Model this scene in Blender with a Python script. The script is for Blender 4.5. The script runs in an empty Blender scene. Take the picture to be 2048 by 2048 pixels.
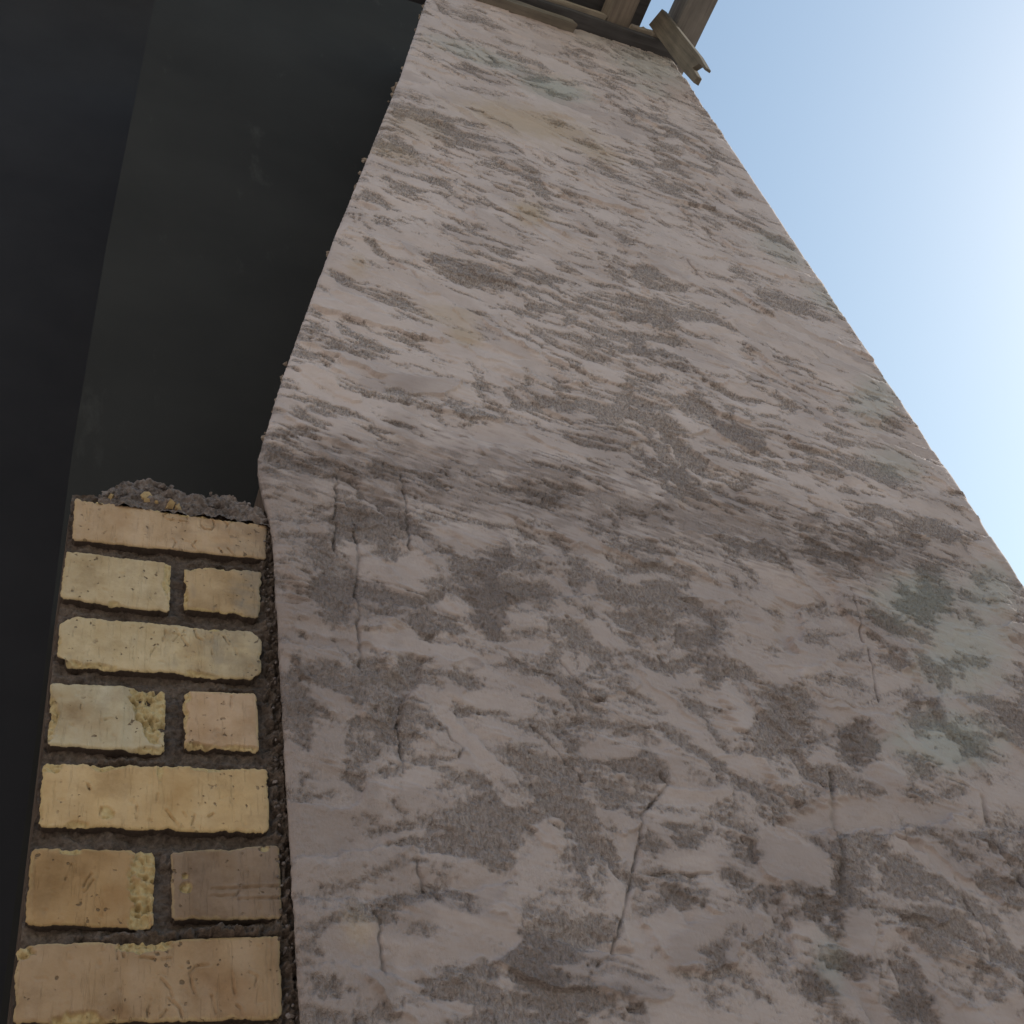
import bpy, bmesh, math, random
import numpy as np
from mathutils import Matrix, Vector

random.seed(7)
RNG = np.random.default_rng(11)
scene = bpy.context.scene
COL = scene.collection
EYE = 1.5            # eye height above the ground
DIST = 1.117         # distance from the eye to the plaster face

# ---------------------------------------------------------------- camera
cam_d = bpy.data.cameras.new('camera')
cam_d.sensor_width = 36.0
cam_d.lens = 36.0 * 2178.0 / 2048.0
cam_d.clip_start = 0.02
cam_d.clip_end = 2000.0
cam = bpy.data.objects.new('camera', cam_d)
COL.objects.link(cam)
R = ((0.917438, 0.116302, 0.380502), (-0.349701, 0.69185, 0.631706), (-0.189782, -0.712613, 0.675401))
cam.matrix_world = Matrix((
    (R[0][0], -R[0][1], -R[0][2], 0.0),
    (R[1][0], -R[1][1], -R[1][2], -DIST),
    (R[2][0], -R[2][1], -R[2][2], EYE),
    (0, 0, 0, 1)))
scene.camera = cam
scene.render.resolution_x = 1024
scene.render.resolution_y = 1024

# ---------------------------------------------------------------- sky and sun
SUN_EL = math.radians(33.0)
SUN_AZ = math.radians(88.0)      # clockwise from +Y (into the wall): to the right, just behind the facade
world = bpy.data.worlds.new('World')
scene.world = world
world.use_nodes = True
nt = world.node_tree
bg = nt.nodes['Background']
sky = nt.nodes.new('ShaderNodeTexSky')
sky.sky_type = 'NISHITA'
sky.sun_disc = False
sky.sun_elevation = SUN_EL
sky.sun_rotation = SUN_AZ
sky.altitude = 50.0
sky.air_density = 2.0
sky.dust_density = 0.55
sky.ozone_density = 1.0
nt.links.new(sky.outputs[0], bg.inputs[0])
bg.inputs[1].default_value = 0.132

sun_d = bpy.data.lights.new('sun', 'SUN')
sun_d.energy = 5.0
sun_d.angle = math.radians(0.6)
sun_d.color = (1.0, 0.92, 0.80)
sun = bpy.data.objects.new('sun', sun_d)
COL.objects.link(sun)
sdir = Vector((math.sin(SUN_AZ) * math.cos(SUN_EL), math.cos(SUN_AZ) * math.cos(SUN_EL), math.sin(SUN_EL)))
sun.rotation_euler = sdir.to_track_quat('Z', 'Y').to_euler()
sun.location = (6, 3, 8)

scene.render.engine = 'CYCLES'
scene.view_settings.view_transform = 'Standard'
scene.view_settings.look = 'None'
scene.view_settings.gamma = 1.0
scene.view_settings.exposure = 0.22

# plaster features on the wall face: (x, height above eye, axis a, axis b[, strength])
ROUGH=[(0.437,1.578,0.09,-0.034,-0.011,-0.033),(0.485,1.488,0.041,-0.025,-0.008,-0.019),(0.607,1.543,0.028,-0.026,-0.011,-0.02),(0.709,1.502,0.047,-0.029,-0.016,-0.032),(0.372,1.387,0.056,-0.01,-0.005,-0.021),(0.598,1.428,0.058,-0.029,-0.017,-0.038),(0.459,1.789,0.054,-0.016,-0.006,-0.021),(0.553,1.769,0.041,-0.012,-0.006,-0.018),(0.667,1.907,0.06,-0.043,-0.013,-0.029),(0.776,1.911,0.036,-0.01,-0.016,-0.04),(0.877,1.946,0.027,-0.019,-0.019,-0.036),(0.674,1.784,0.029,-0.008,-0.008,-0.022),(0.737,1.782,0.033,-0.024,-0.012,-0.025),(0.859,1.815,0.046,0.031,-0.002,-0.031),(0.548,1.88,0.011,-0.003,-0.004,-0.013),(0.634,2.374,0.063,-0.03,-0.014,-0.041),(0.602,2.203,0.079,-0.02,-0.008,-0.028),(0.757,2.251,0.078,-0.019,-0.015,-0.045),(0.897,2.466,0.019,-0.058,-0.012,-0.019),(0.825,2.347,0.02,-0.015,-0.008,-0.018),(0.817,2.156,0.077,-0.019,-0.009,-0.024),(1.045,2.235,0.07,-0.061,-0.021,-0.039),(0.578,2.014,0.087,-0.017,-0.011,-0.038),(0.758,2.041,0.119,-0.022,-0.014,-0.04),(0.657,1.937,0.071,-0.044,-0.011,-0.027),(0.87,1.944,0.024,-0.024,-0.016,-0.027),(0.925,1.952,0.019,-0.028,-0.021,-0.032),(0.504,1.788,0.055,-0.016,-0.007,-0.025),(0.712,1.784,0.037,-0.027,-0.011,-0.023),(0.849,1.816,0.052,0.041,0.0,-0.023),(0.939,1.857,0.06,0.026,-0.005,-0.025),(0.934,1.811,0.025,0.008,-0.01,-0.038),(0.816,1.712,0.079,-0.017,-0.01,-0.025),(0.575,1.621,0.079,-0.024,-0.01,-0.029),(1.043,2.364,0.114,-0.017,-0.013,-0.033),(1.261,2.43,0.023,-0.026,-0.02,-0.033),(1.148,2.126,0.014,-0.022,-0.021,-0.031),(1.17,2.056,0.042,-0.031,-0.016,-0.027),(1.103,2.156,0.043,-0.02,-0.012,-0.024),(1.136,2.058,0.063,-0.03,-0.012,-0.023),(1.251,2.004,0.116,-0.055,-0.011,-0.018),(1.217,2.134,0.017,-0.013,-0.017,-0.029),(1.151,2.122,0.021,0.008,-0.01,-0.034),(1.162,1.856,0.031,-0.023,-0.015,-0.024),(1.1,1.934,0.014,-0.011,-0.01,-0.017),(1.266,1.983,0.042,-0.02,-0.012,-0.02),(1.088,1.745,0.022,-0.032,-0.023,-0.03),(1.17,1.704,0.072,-0.045,-0.018,-0.027),(0.95,1.705,0.054,-0.006,-0.011,-0.026),(0.925,1.849,0.023,-0.033,-0.021,-0.032),(0.861,1.578,0.023,0.006,-0.014,-0.057),(1.192,1.801,0.043,-0.001,-0.008,-0.016),(1.257,1.787,0.035,-0.017,-0.011,-0.018),(1.013,1.558,0.007,-0.03,-0.01,-0.009),(1.122,1.565,0.052,-0.03,-0.009,-0.013),(1.178,1.569,0.033,-0.048,-0.016,-0.018),(1.244,1.498,0.055,-0.027,-0.016,-0.023),(1.022,1.446,0.023,-0.032,-0.018,-0.021),(1.087,1.411,0.035,-0.047,-0.021,-0.024),(1.168,1.441,0.049,-0.015,-0.012,-0.019),(1.279,1.446,0.07,-0.021,-0.013,-0.019),(1.034,1.308,0.049,-0.024,-0.018,-0.027),(1.498,1.814,0.058,-0.036,-0.013,-0.017),(1.55,1.782,0.031,-0.034,-0.012,-0.014),(1.43,1.66,0.039,-0.029,-0.013,-0.016),(1.724,2.382,0.035,-0.044,-0.02,-0.026),(1.578,1.656,0.061,-0.029,-0.012,-0.015),(1.538,1.465,0.071,-0.01,-0.012,-0.017),(1.469,1.331,0.082,-0.007,-0.014,-0.02),(1.255,1.208,0.1,-0.001,-0.022,-0.038),(1.403,1.204,0.063,-0.011,-0.022,-0.03),(1.488,1.099,0.09,0.01,-0.034,-0.058),(1.353,1.03,0.024,-0.023,-0.024,-0.021),(0.762,1.249,0.08,-0.009,-0.012,-0.032),(1.032,1.343,0.059,-0.019,-0.024,-0.039),(1.107,1.299,0.032,0.017,-0.004,-0.05),(1.123,1.192,0.082,-0.005,-0.018,-0.032),(0.784,1.175,0.033,-0.017,-0.005,-0.009),(0.674,1.077,0.053,-0.016,-0.005,-0.011),(0.649,1.03,0.048,-0.005,-0.005,-0.014),(0.892,1.05,0.017,0.002,-0.01,-0.031),(0.807,0.986,0.066,-0.01,-0.009,-0.018),(0.732,0.937,0.028,-0.024,-0.015,-0.018),(0.776,0.907,0.027,-0.019,-0.01,-0.013),(0.926,0.905,0.095,-0.007,-0.01,-0.021),(1.062,0.952,0.029,-0.02,-0.022,-0.024),(1.18,0.988,0.026,-0.025,-0.021,-0.019),(0.809,0.838,0.055,-0.007,-0.006,-0.012),(0.897,0.824,0.042,-0.01,-0.01,-0.016),(0.761,0.777,0.038,0.009,-0.001,-0.006),(0.851,0.781,0.037,-0.009,-0.009,-0.015),(0.966,0.758,0.057,-0.008,-0.011,-0.019),(0.716,0.72,0.051,-0.006,-0.003,-0.008),(0.893,0.729,0.022,0.008,-0.0,-0.009),(0.774,0.614,0.053,0.0,-0.008,-0.025),(0.879,0.584,0.035,-0.0,-0.016,-0.039),(0.787,0.531,0.052,-0.015,-0.01,-0.016),(0.95,0.53,0.069,-0.007,-0.015,-0.027),(1.007,0.524,0.02,-0.0,-0.02,-0.041),(0.647,0.597,0.038,-0.0,-0.009,-0.034),(0.59,0.464,0.042,-0.009,-0.003,-0.007),(0.557,0.431,0.034,-0.027,-0.02,-0.019),(0.63,0.413,0.061,-0.008,-0.006,-0.016),(0.799,0.444,0.035,-0.023,-0.012,-0.011),(0.928,0.425,0.03,-0.001,-0.011,-0.024),(0.367,0.737,0.016,0.001,-0.006,-0.065),(0.41,0.684,0.016,0.0,-0.003,-0.028),(0.524,0.697,0.059,-0.01,-0.004,-0.013),(0.525,0.592,0.025,-0.025,-0.015,-0.015),(0.421,0.622,0.011,0.004,0.007,-0.03),(0.381,0.638,0.027,0.0,-0.001,-0.01),(0.424,0.505,0.057,-0.01,-0.003,-0.01),(0.46,0.447,0.052,-0.002,-0.004,-0.024),(0.306,0.446,0.021,-0.001,-0.002,-0.031),(0.587,0.508,0.019,-0.001,-0.004,-0.015),(1.17,0.778,0.044,0.002,-0.023,-0.046),(1.363,0.773,0.065,0.003,-0.016,-0.027),(1.234,0.691,0.038,-0.014,-0.012,-0.012),(1.113,0.604,0.045,-0.023,-0.009,-0.008),(1.172,0.568,0.046,-0.012,-0.008,-0.009),(0.989,0.436,0.039,-0.002,-0.009,-0.019),(1.061,0.391,0.035,-0.002,-0.009,-0.015),(0.297,1.233,0.03,-0.002,-0.005,-0.028),(0.367,1.235,0.063,0.004,-0.003,-0.025),(0.473,1.25,0.066,0.005,-0.005,-0.03),(0.576,1.257,0.069,-0.0,-0.008,-0.031),(0.679,1.241,0.07,-0.004,-0.009,-0.027),(0.338,1.154,0.03,0.005,-0.003,-0.042),(0.93,1.223,0.077,-0.005,-0.01,-0.023),(0.401,1.175,0.024,0.004,-0.006,-0.066),(0.354,0.972,0.028,0.003,-0.004,-0.054),(0.303,0.804,0.016,0.001,-0.005,-0.091),(0.405,0.849,0.017,0.001,-0.005,-0.049)]
SMOOTH=[(0.923,1.599,0.083,0.021,-0.027,-0.1),(0.65,1.997,0.064,-0.005,-0.013,-0.046),(0.552,1.59,0.057,-0.028,-0.009,-0.021),(0.636,1.629,0.043,-0.006,-0.01,-0.033),(0.734,1.61,0.041,-0.012,-0.015,-0.036),(1.146,1.758,0.054,-0.034,-0.014,-0.023),(0.949,1.286,0.028,-0.001,-0.012,-0.027),(0.987,0.852,0.056,0.004,-0.011,-0.026),(0.949,0.805,0.036,0.002,-0.008,-0.02),(1.119,1.061,0.036,-0.007,-0.011,-0.017),(0.752,0.876,0.025,0.002,-0.004,-0.014),(0.733,0.492,0.074,-0.008,-0.009,-0.021),(0.725,0.747,0.057,0.012,-0.002,-0.02),(0.857,0.703,0.057,0.001,-0.009,-0.024),(0.968,0.614,0.042,0.0,-0.012,-0.026),(0.801,0.583,0.034,-0.0,-0.003,-0.008),(0.657,0.43,0.035,-0.011,-0.008,-0.013),(0.344,0.495,0.033,-0.001,-0.002,-0.025),(0.521,0.427,0.023,-0.022,-0.012,-0.01),(0.419,0.53,0.029,-0.001,-0.002,-0.015),(0.509,0.51,0.043,-0.001,-0.002,-0.013),(1.39,1.075,0.037,0.004,-0.015,-0.027),(1.55,1.002,0.089,0.008,-0.046,-0.073),(1.277,0.914,0.069,-0.007,-0.019,-0.026),(1.024,0.468,0.052,0.008,-0.003,-0.014),(1.202,0.392,0.042,-0.002,-0.021,-0.031),(1.168,0.646,0.056,0.001,-0.013,-0.024),(0.526,0.945,0.054,-0.02,-0.012,-0.027),(0.595,1.121,0.07,-0.015,-0.007,-0.02),(0.503,1.047,0.045,-0.004,-0.006,-0.022),(0.559,0.878,0.062,-0.015,-0.009,-0.021),(0.578,0.82,0.057,-0.008,-0.006,-0.016),(0.884,2.007,0.061,0.005,-0.01,-0.031),(0.374,1.444,0.049,-0.008,-0.005,-0.022),(0.453,1.218,0.033,0.006,-0.002,-0.021),(1.445,1.958,0.065,-0.031,-0.024,-0.036),(1.465,1.537,0.058,-0.028,-0.019,-0.024),(1.524,1.396,0.058,-0.009,-0.021,-0.029),(1.053,2.642,0.127,0.001,-0.025,-0.071),(0.727,2.804,0.108,0.003,-0.01,-0.04),(0.338,1.154,0.038,0.006,-0.002,-0.032),(0.839,1.607,0.046,0.012,-0.016,-0.066),(1.258,1.685,0.063,-0.039,-0.013,-0.018),(0.627,1.772,0.033,-0.01,-0.008,-0.022)]
DAMP=[(0.407,1.237,0.177,0.016,-0.006,-0.039,0.9),(0.707,1.245,0.235,-0.002,-0.014,-0.042,0.9),(1.046,1.235,0.258,-0.002,-0.021,-0.045,0.85),(1.307,1.206,0.215,-0.003,-0.032,-0.055,0.9),(0.317,0.883,0.043,0.004,-0.018,-0.276,0.6),(0.389,1.131,0.1,0.016,-0.006,-0.074,0.5),(0.514,1.376,0.035,-0.024,-0.019,-0.04,0.9),(0.762,1.249,0.08,-0.009,-0.012,-0.032,0.5),(1.032,1.343,0.059,-0.019,-0.024,-0.039,0.4),(1.107,1.299,0.032,0.017,-0.004,-0.05,0.4),(0.407,1.243,0.145,0.013,-0.005,-0.033,0.7),(0.664,1.256,0.178,-0.001,-0.009,-0.031,0.7),(1.123,1.192,0.092,-0.006,-0.02,-0.036,0.6),(1.253,1.204,0.119,-0.007,-0.024,-0.04,0.8),(1.403,1.204,0.063,-0.011,-0.022,-0.03,0.7),(1.488,1.099,0.102,0.011,-0.034,-0.058,0.7),(1.353,1.03,0.03,-0.029,-0.03,-0.026,0.7),(1.363,0.773,0.075,0.003,-0.016,-0.027,0.6),(0.774,0.614,0.06,0.0,-0.009,-0.028,0.5),(0.879,0.584,0.043,-0.0,-0.017,-0.043,0.6),(0.95,0.53,0.084,-0.008,-0.019,-0.034,0.8),(0.787,0.531,0.052,-0.015,-0.01,-0.016,0.5),(0.992,0.493,0.032,-0.001,-0.039,-0.08,0.7),(0.936,0.424,0.045,-0.002,-0.017,-0.036,0.7),(1.17,0.778,0.049,0.002,-0.023,-0.046,0.6),(0.557,0.431,0.038,-0.03,-0.023,-0.021,0.5),(0.63,0.413,0.067,-0.009,-0.007,-0.019,0.5),(0.36,0.733,0.025,0.001,-0.011,-0.115,0.5),(0.337,0.927,0.041,0.004,-0.009,-0.121,0.4),(0.287,0.455,0.031,-0.001,-0.003,-0.046,0.5),(1.164,1.702,0.081,-0.05,-0.022,-0.033,0.4),(1.061,0.391,0.047,-0.003,-0.012,-0.021,0.5),(0.989,0.436,0.047,-0.002,-0.011,-0.022,0.6),(0.617,1.021,0.071,-0.007,-0.009,-0.025,0.3)]
OCHRE=[(1.045,2.736,0.205,0.012,-0.035,-0.108,1.0),(1.226,2.674,0.074,-0.034,-0.028,-0.06,0.8),(0.69,2.533,0.1,-0.001,-0.02,-0.081,0.5),(0.932,2.226,0.046,-0.011,-0.024,-0.06,1.0),(0.652,1.729,0.059,-0.007,-0.012,-0.039,0.7),(0.673,1.671,0.032,-0.01,-0.012,-0.03,0.9),(0.606,2.365,0.066,-0.016,-0.013,-0.047,0.7),(0.477,1.84,0.023,0.008,-0.004,-0.04,0.6),(0.351,0.511,0.02,-0.001,-0.002,-0.022,0.7),(0.953,1.471,0.023,0.005,-0.004,-0.015,0.2)]
TEAL=[(0.968,3.113,0.162,-0.011,-0.022,-0.072,0.8),(1.191,3.034,0.112,0.007,-0.03,-0.088,1.0),(1.653,3.475,0.14,-0.018,-0.08,-0.178,0.7),(1.478,3.599,0.115,0.015,-0.038,-0.105,0.5),(1.704,2.357,0.064,-0.05,-0.052,-0.073,0.6),(1.77,2.146,0.061,-0.047,-0.045,-0.057,0.6),(1.697,1.724,0.045,-0.034,-0.089,-0.099,0.7),(1.629,1.492,0.067,-0.019,-0.043,-0.052,0.6),(1.472,1.097,0.114,0.013,-0.044,-0.077,0.9),(1.512,0.985,0.112,0.01,-0.066,-0.107,0.8),(1.359,0.79,0.119,0.005,-0.035,-0.058,0.9),(1.675,1.145,0.084,0.01,-0.054,-0.083,0.7),(0.955,0.448,0.025,0.004,-0.005,-0.037,0.5),(1.58,3.245,0.066,-0.01,-0.025,-0.055,0.5)]
CRACKS=[(0.0026,[(0.491,1.247),(0.491,1.18),(0.486,1.084)]),(0.0012,[(0.385,1.227),(0.375,1.139),(0.368,1.068)]),(0.0021,[(0.437,0.812),(0.428,0.767),(0.427,0.739),(0.425,0.702)]),(0.0021,[(0.485,0.777),(0.494,0.761),(0.509,0.742),(0.502,0.727)]),(0.0019,[(0.614,0.784),(0.635,0.755),(0.655,0.724),(0.676,0.699)]),(0.0018,[(0.428,0.586),(0.433,0.55),(0.448,0.539)]),(0.0023,[(0.373,0.531),(0.373,0.492),(0.372,0.455)]),(0.0024,[(0.796,0.714),(0.801,0.696),(0.775,0.673),(0.744,0.649),(0.736,0.621),(0.717,0.583),(0.697,0.548),(0.666,0.494),(0.65,0.466),(0.627,0.455)]),(0.0014,[(0.718,0.565),(0.771,0.567),(0.823,0.567)]),(0.0065,[(1.092,0.723),(1.072,0.675),(1.055,0.622),(1.046,0.584),(1.02,0.54)]),(0.0027,[(0.596,0.911),(0.619,0.891),(0.636,0.873),(0.672,0.87)]),(0.0019,[(1.231,0.557),(1.229,0.483),(1.235,0.461)]),(0.0063,[(1.363,0.686),(1.338,0.612),(1.351,0.543)]),(0.002,[(1.089,0.892),(1.195,0.844)]),(0.0033,[(1.347,2.182),(1.377,2.112),(1.417,2.053)]),(0.0027,[(1.359,1.414),(1.412,1.402)]),(0.0016,[(0.409,1.134),(0.393,0.995),(0.387,0.864)]),(0.0024,[(1.314,1.103),(1.288,0.977),(1.254,0.862)]),(0.0012,[(0.687,0.897),(0.717,0.829),(0.756,0.797),(0.802,0.787)]),(-0.0025,[(0.721,0.55),(0.767,0.556),(0.816,0.555),(0.856,0.527),(0.887,0.506)]),(-0.003,[(0.994,1.593),(1.054,1.585),(1.105,1.563)]),(-0.0024,[(1.119,1.407),(1.145,1.356)]),(-0.0029,[(1.079,1.357),(1.088,1.293),(1.105,1.251)]),(-0.0017,[(0.341,1.449),(0.321,1.392)]),(-0.0015,[(0.368,0.56),(0.402,0.552)]),(-0.0026,[(1.323,0.681),(1.347,0.622),(1.367,0.566)]),(-0.0028,[(0.753,2.438),(0.754,2.366)]),(-0.0013,[(0.672,0.484),(0.694,0.533),(0.723,0.585)])]

# ---------------------------------------------------------------- helpers
def tag(o, label=None, cat=None, group=None, kind=None):
    if label: o['label'] = label
    if cat: o['category'] = cat
    if group: o['group'] = group
    if kind: o['kind'] = kind
    return o

def link(name, me, mat=None, parent=None):
    o = bpy.data.objects.new(name, me)
    COL.objects.link(o)
    if mat is not None: me.materials.append(mat)
    if parent is not None: o.parent = parent
    return o

def grid_mesh(name, V, nr, nc, attrs=None, smooth=True):
    """mesh from an (nr*nc,3) vertex array laid out row by row"""
    me = bpy.data.meshes.new(name)
    i = np.arange(nr - 1)[:, None] * nc + np.arange(nc - 1)[None, :]
    F = np.stack([i, i + 1, i + nc + 1, i + nc], -1).reshape(-1, 4).astype(np.int32)
    me.vertices.add(len(V)); me.vertices.foreach_set('co', np.ascontiguousarray(V, np.float32).ravel())
    me.loops.add(F.size); me.loops.foreach_set('vertex_index', F.ravel())
    me.polygons.add(len(F))
    me.polygons.foreach_set('loop_start', np.arange(len(F), dtype=np.int32) * 4)
    if smooth: me.polygons.foreach_set('use_smooth', np.ones(len(F), bool))
    me.update(calc_edges=True)
    for k, a in (attrs or {}).items():
        at = me.attributes.new(k, 'FLOAT', 'POINT')
        at.data.foreach_set('value', np.ascontiguousarray(a, np.float32).ravel())
    return me

_TAB = {}
def pn(x, y, seed=0):
    """2-D gradient noise, about -0.7..0.7"""
    if seed not in _TAB:
        a = np.random.default_rng(100 + seed).uniform(0, 2 * np.pi, (256, 256)).astype(np.float32)
        _TAB[seed] = (np.cos(a), np.sin(a))
    gx, gy = _TAB[seed]
    x = np.asarray(x, np.float32); y = np.asarray(y, np.float32)
    xf = np.floor(x); yf = np.floor(y)
    xi = xf.astype(np.int32) & 255; yi = yf.astype(np.int32) & 255
    fx = x - xf; fy = y - yf
    u = fx * fx * fx * (fx * (fx * 6 - 15) + 10); v = fy * fy * fy * (fy * (fy * 6 - 15) + 10)
    x1 = (xi + 1) & 255; y1 = (yi + 1) & 255
    n00 = gx[xi, yi] * fx + gy[xi, yi] * fy
    n10 = gx[x1, yi] * (fx - 1) + gy[x1, yi] * fy
    n01 = gx[xi, y1] * fx + gy[xi, y1] * (fy - 1)
    n11 = gx[x1, y1] * (fx - 1) + gy[x1, y1] * (fy - 1)
    return (n00 * (1 - u) + n10 * u) * (1 - v) + (n01 * (1 - u) + n11 * u) * v

def fbm(x, y, octv, seed=0, gain=0.5):
    s = 0; a = 1.0
    for k in range(octv):
        s = s + a * pn(x * 2 ** k + 17.3 * k, y * 2 ** k + 5.1 * k, seed + k); a *= gain
    return s

def sstep(a, b, x):
    t = np.clip((x - a) / (b - a), 0, 1)
    return t * t * (3 - 2 * t)

def polyline_dist(X, Z, pts):
    d = np.full(X.shape, 9.0, np.float32); tt = np.zeros(X.shape, np.float32); side = np.zeros(X.shape, np.float32)
    for (ax, az), (bx, bz) in zip(pts[:-1], pts[1:]):
        dx, dz = bx - ax, bz - az; L2 = dx * dx + dz * dz + 1e-9
        t = np.clip(((X - ax) * dx + (Z - az) * dz) / L2, 0, 1)
        q = np.hypot(X - ax - t * dx, Z - az - t * dz)
        m = q < d; d = np.where(m, q, d)
        side = np.where(m, np.sign((X - ax) * dz - (Z - az) * dx), side)
    return d, side

# ---------------------------------------------------------------- materials
def new_mat(name):
    m = bpy.data.materials.new(name); m.use_nodes = True
    n = m.node_tree.nodes; l = m.node_tree.links
    b = n['Principled BSDF']; b.inputs['Roughness'].default_value = 0.92
    b.inputs['Specular IOR Level'].default_value = 0.25
    return m, n, l, b

def nnoise(n, l, scale, detail=4, rough=0.55, vec=None, w=0.0):
    t = n.new('ShaderNodeTexNoise'); t.inputs['Scale'].default_value = scale
    t.inputs['Detail'].default_value = detail; t.inputs['Roughness'].default_value = rough
    if vec is not None: l.new(vec, t.inputs['Vector'])
    return t

def nramp(n, l, src, p0, p1, c0=(0, 0, 0, 1), c1=(1, 1, 1, 1)):
    r = n.new('ShaderNodeValToRGB'); e = r.color_ramp.elements
    e[0].position = p0; e[0].color = c0; e[1].position = p1; e[1].color = c1
    l.new(src, r.inputs[0]); return r

def nmix(n, l, fac, a, b, blend='MIX'):
    m = n.new('ShaderNodeMix'); m.data_type = 'RGBA'; m.blend_type = blend
    for sock, v in ((m.inputs[0], fac), (m.inputs[6], a), (m.inputs[7], b)):
        if isinstance(v, (int, float)): sock.default_value = v
        elif isinstance(v, tuple): sock.default_value = v + (1,) if len(v) == 3 else v
        else: l.new(v, sock)
    return m.outputs[2]

def nmath(n, l, op, a, b=None, c=None):
    m = n.new('ShaderNodeMath'); m.operation = op
    for i, v in enumerate((a, b, c)):
        if v is None: continue
        if isinstance(v, (int, float)): m.inputs[i].default_value = v
        else: l.new(v, m.inputs[i])
    return m.outputs[0]

def nattr(n, name):
    a = n.new('ShaderNodeAttribute'); a.attribute_name = name; return a.outputs['Fac']

def nbump(n, l, h, strength, dist, normal=None):
    b = n.new('ShaderNodeBump'); b.inputs['Strength'].default_value = 1.0
    if isinstance(strength, (int, float)): b.inputs['Strength'].default_value = strength
    else: l.new(strength, b.inputs['Strength'])
    b.inputs['Distance'].default_value = dist
    l.new(h, b.inputs['Height'])
    if normal is not None: l.new(normal, b.inputs['Normal'])
    return b.outputs[0]

def mat_plaster():
    m, n, l, b = new_mat('sand_cement_plaster')
    tc = n.new('ShaderNodeTexCoord').outputs['Object']
    gm = n.new('ShaderNodeMapping'); gm.inputs['Scale'].default_value = (1.5, 1.5, 0.8); gm.inputs['Rotation'].default_value = (0, -0.2, 0)
    l.new(tc, gm.inputs[0]); gv = gm.outputs[0]
    rough = nattr(n, 'rough'); damp = nattr(n, 'damp'); och = nattr(n, 'ochre'); tea = nattr(n, 'teal')
    n1 = nnoise(n, l, 7, 6, 0.6, tc); n2 = nnoise(n, l, 60, 4, 0.6, tc)
    grain = nnoise(n, l, 190, 3, 0.7, gv)
    smooth_c = nmix(n, l, nramp(n, l, n1.outputs[0], 0.35, 0.68).outputs[0], SMOOTH_A, SMOOTH_B)
    smooth_c = nmix(n, l, nmath(n, l, 'MULTIPLY', nramp(n, l, n2.outputs[0], 0.35, 0.7).outputs[0], 0.16), smooth_c, (0.38, 0.32, 0.32))
    rough_c = nmix(n, l, nramp(n, l, grain.outputs[0], 0.38, 0.62).outputs[0], ROUGH_A, ROUGH_B)
    lift_light = nattr(n, 'lift_light')
    c = nmix(n, l, nmath(n, l, 'MULTIPLY', rough, nmath(n, l, 'MULTIPLY_ADD', lift_light, 0.30, 0.60)), smooth_c, rough_c)
    # each trowel pass dries to its own tone; the lower coat is a darker batch, with the dimmer light down there painted in
    tone = nattr(n, 'tone')
    c = nmix(n, l, nmath(n, l, 'MULTIPLY', tone, 0.45), c, (0.23, 0.193, 0.205))
    c = nmix(n, l, 1.0, c, nmix(n, l, lift_light, (0.765, 0.755, 0.75), (1.0, 1.0, 1.0)), 'MULTIPLY')
    c = nmix(n, l, nmath(n, l, 'MULTIPLY', damp, 0.68), c, (0.19, 0.155, 0.153))
    c = nmix(n, l, nmath(n, l, 'MULTIPLY', och, 0.72), c, (0.43, 0.345, 0.275))
    c = nmix(n, l, nmath(n, l, 'MULTIPLY', tea, 0.70), c, (0.36, 0.385, 0.385))
    c = nmix(n, l, nmath(n, l, 'MULTIPLY', nattr(n, 'crack'), 0.45), c, (0.10, 0.083, 0.078))
    l.new(c, b.inputs['Base Color'])
    gs = nmath(n, l, 'MULTIPLY_ADD', rough, 0.95, 0.05)
    g2 = nnoise(n, l, 110, 3, 0.6, gv)
    hh = nmath(n, l, 'ADD', nmath(n, l, 'MULTIPLY', grain.outputs[0], 0.8), g2.outputs[0])
    nb = nbump(n, l, hh, gs, 0.013)
    # trowel scratches on the smooth faces: streaks along the stroke
    mp = n.new('ShaderNodeMapping'); mp.inputs['Rotation'].default_value = (0, 0.32, 0); mp.inputs['Scale'].default_value = (6, 6, 160)
    l.new(tc, mp.inputs[0]); st = nnoise(n, l, 1.0, 3, 0.6, mp.outputs[0])
    nb = nbump(n, l, st.outputs[0], 0.14, 0.003, nb)
    l.new(nb, b.inputs['Normal'])
    return m

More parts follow.
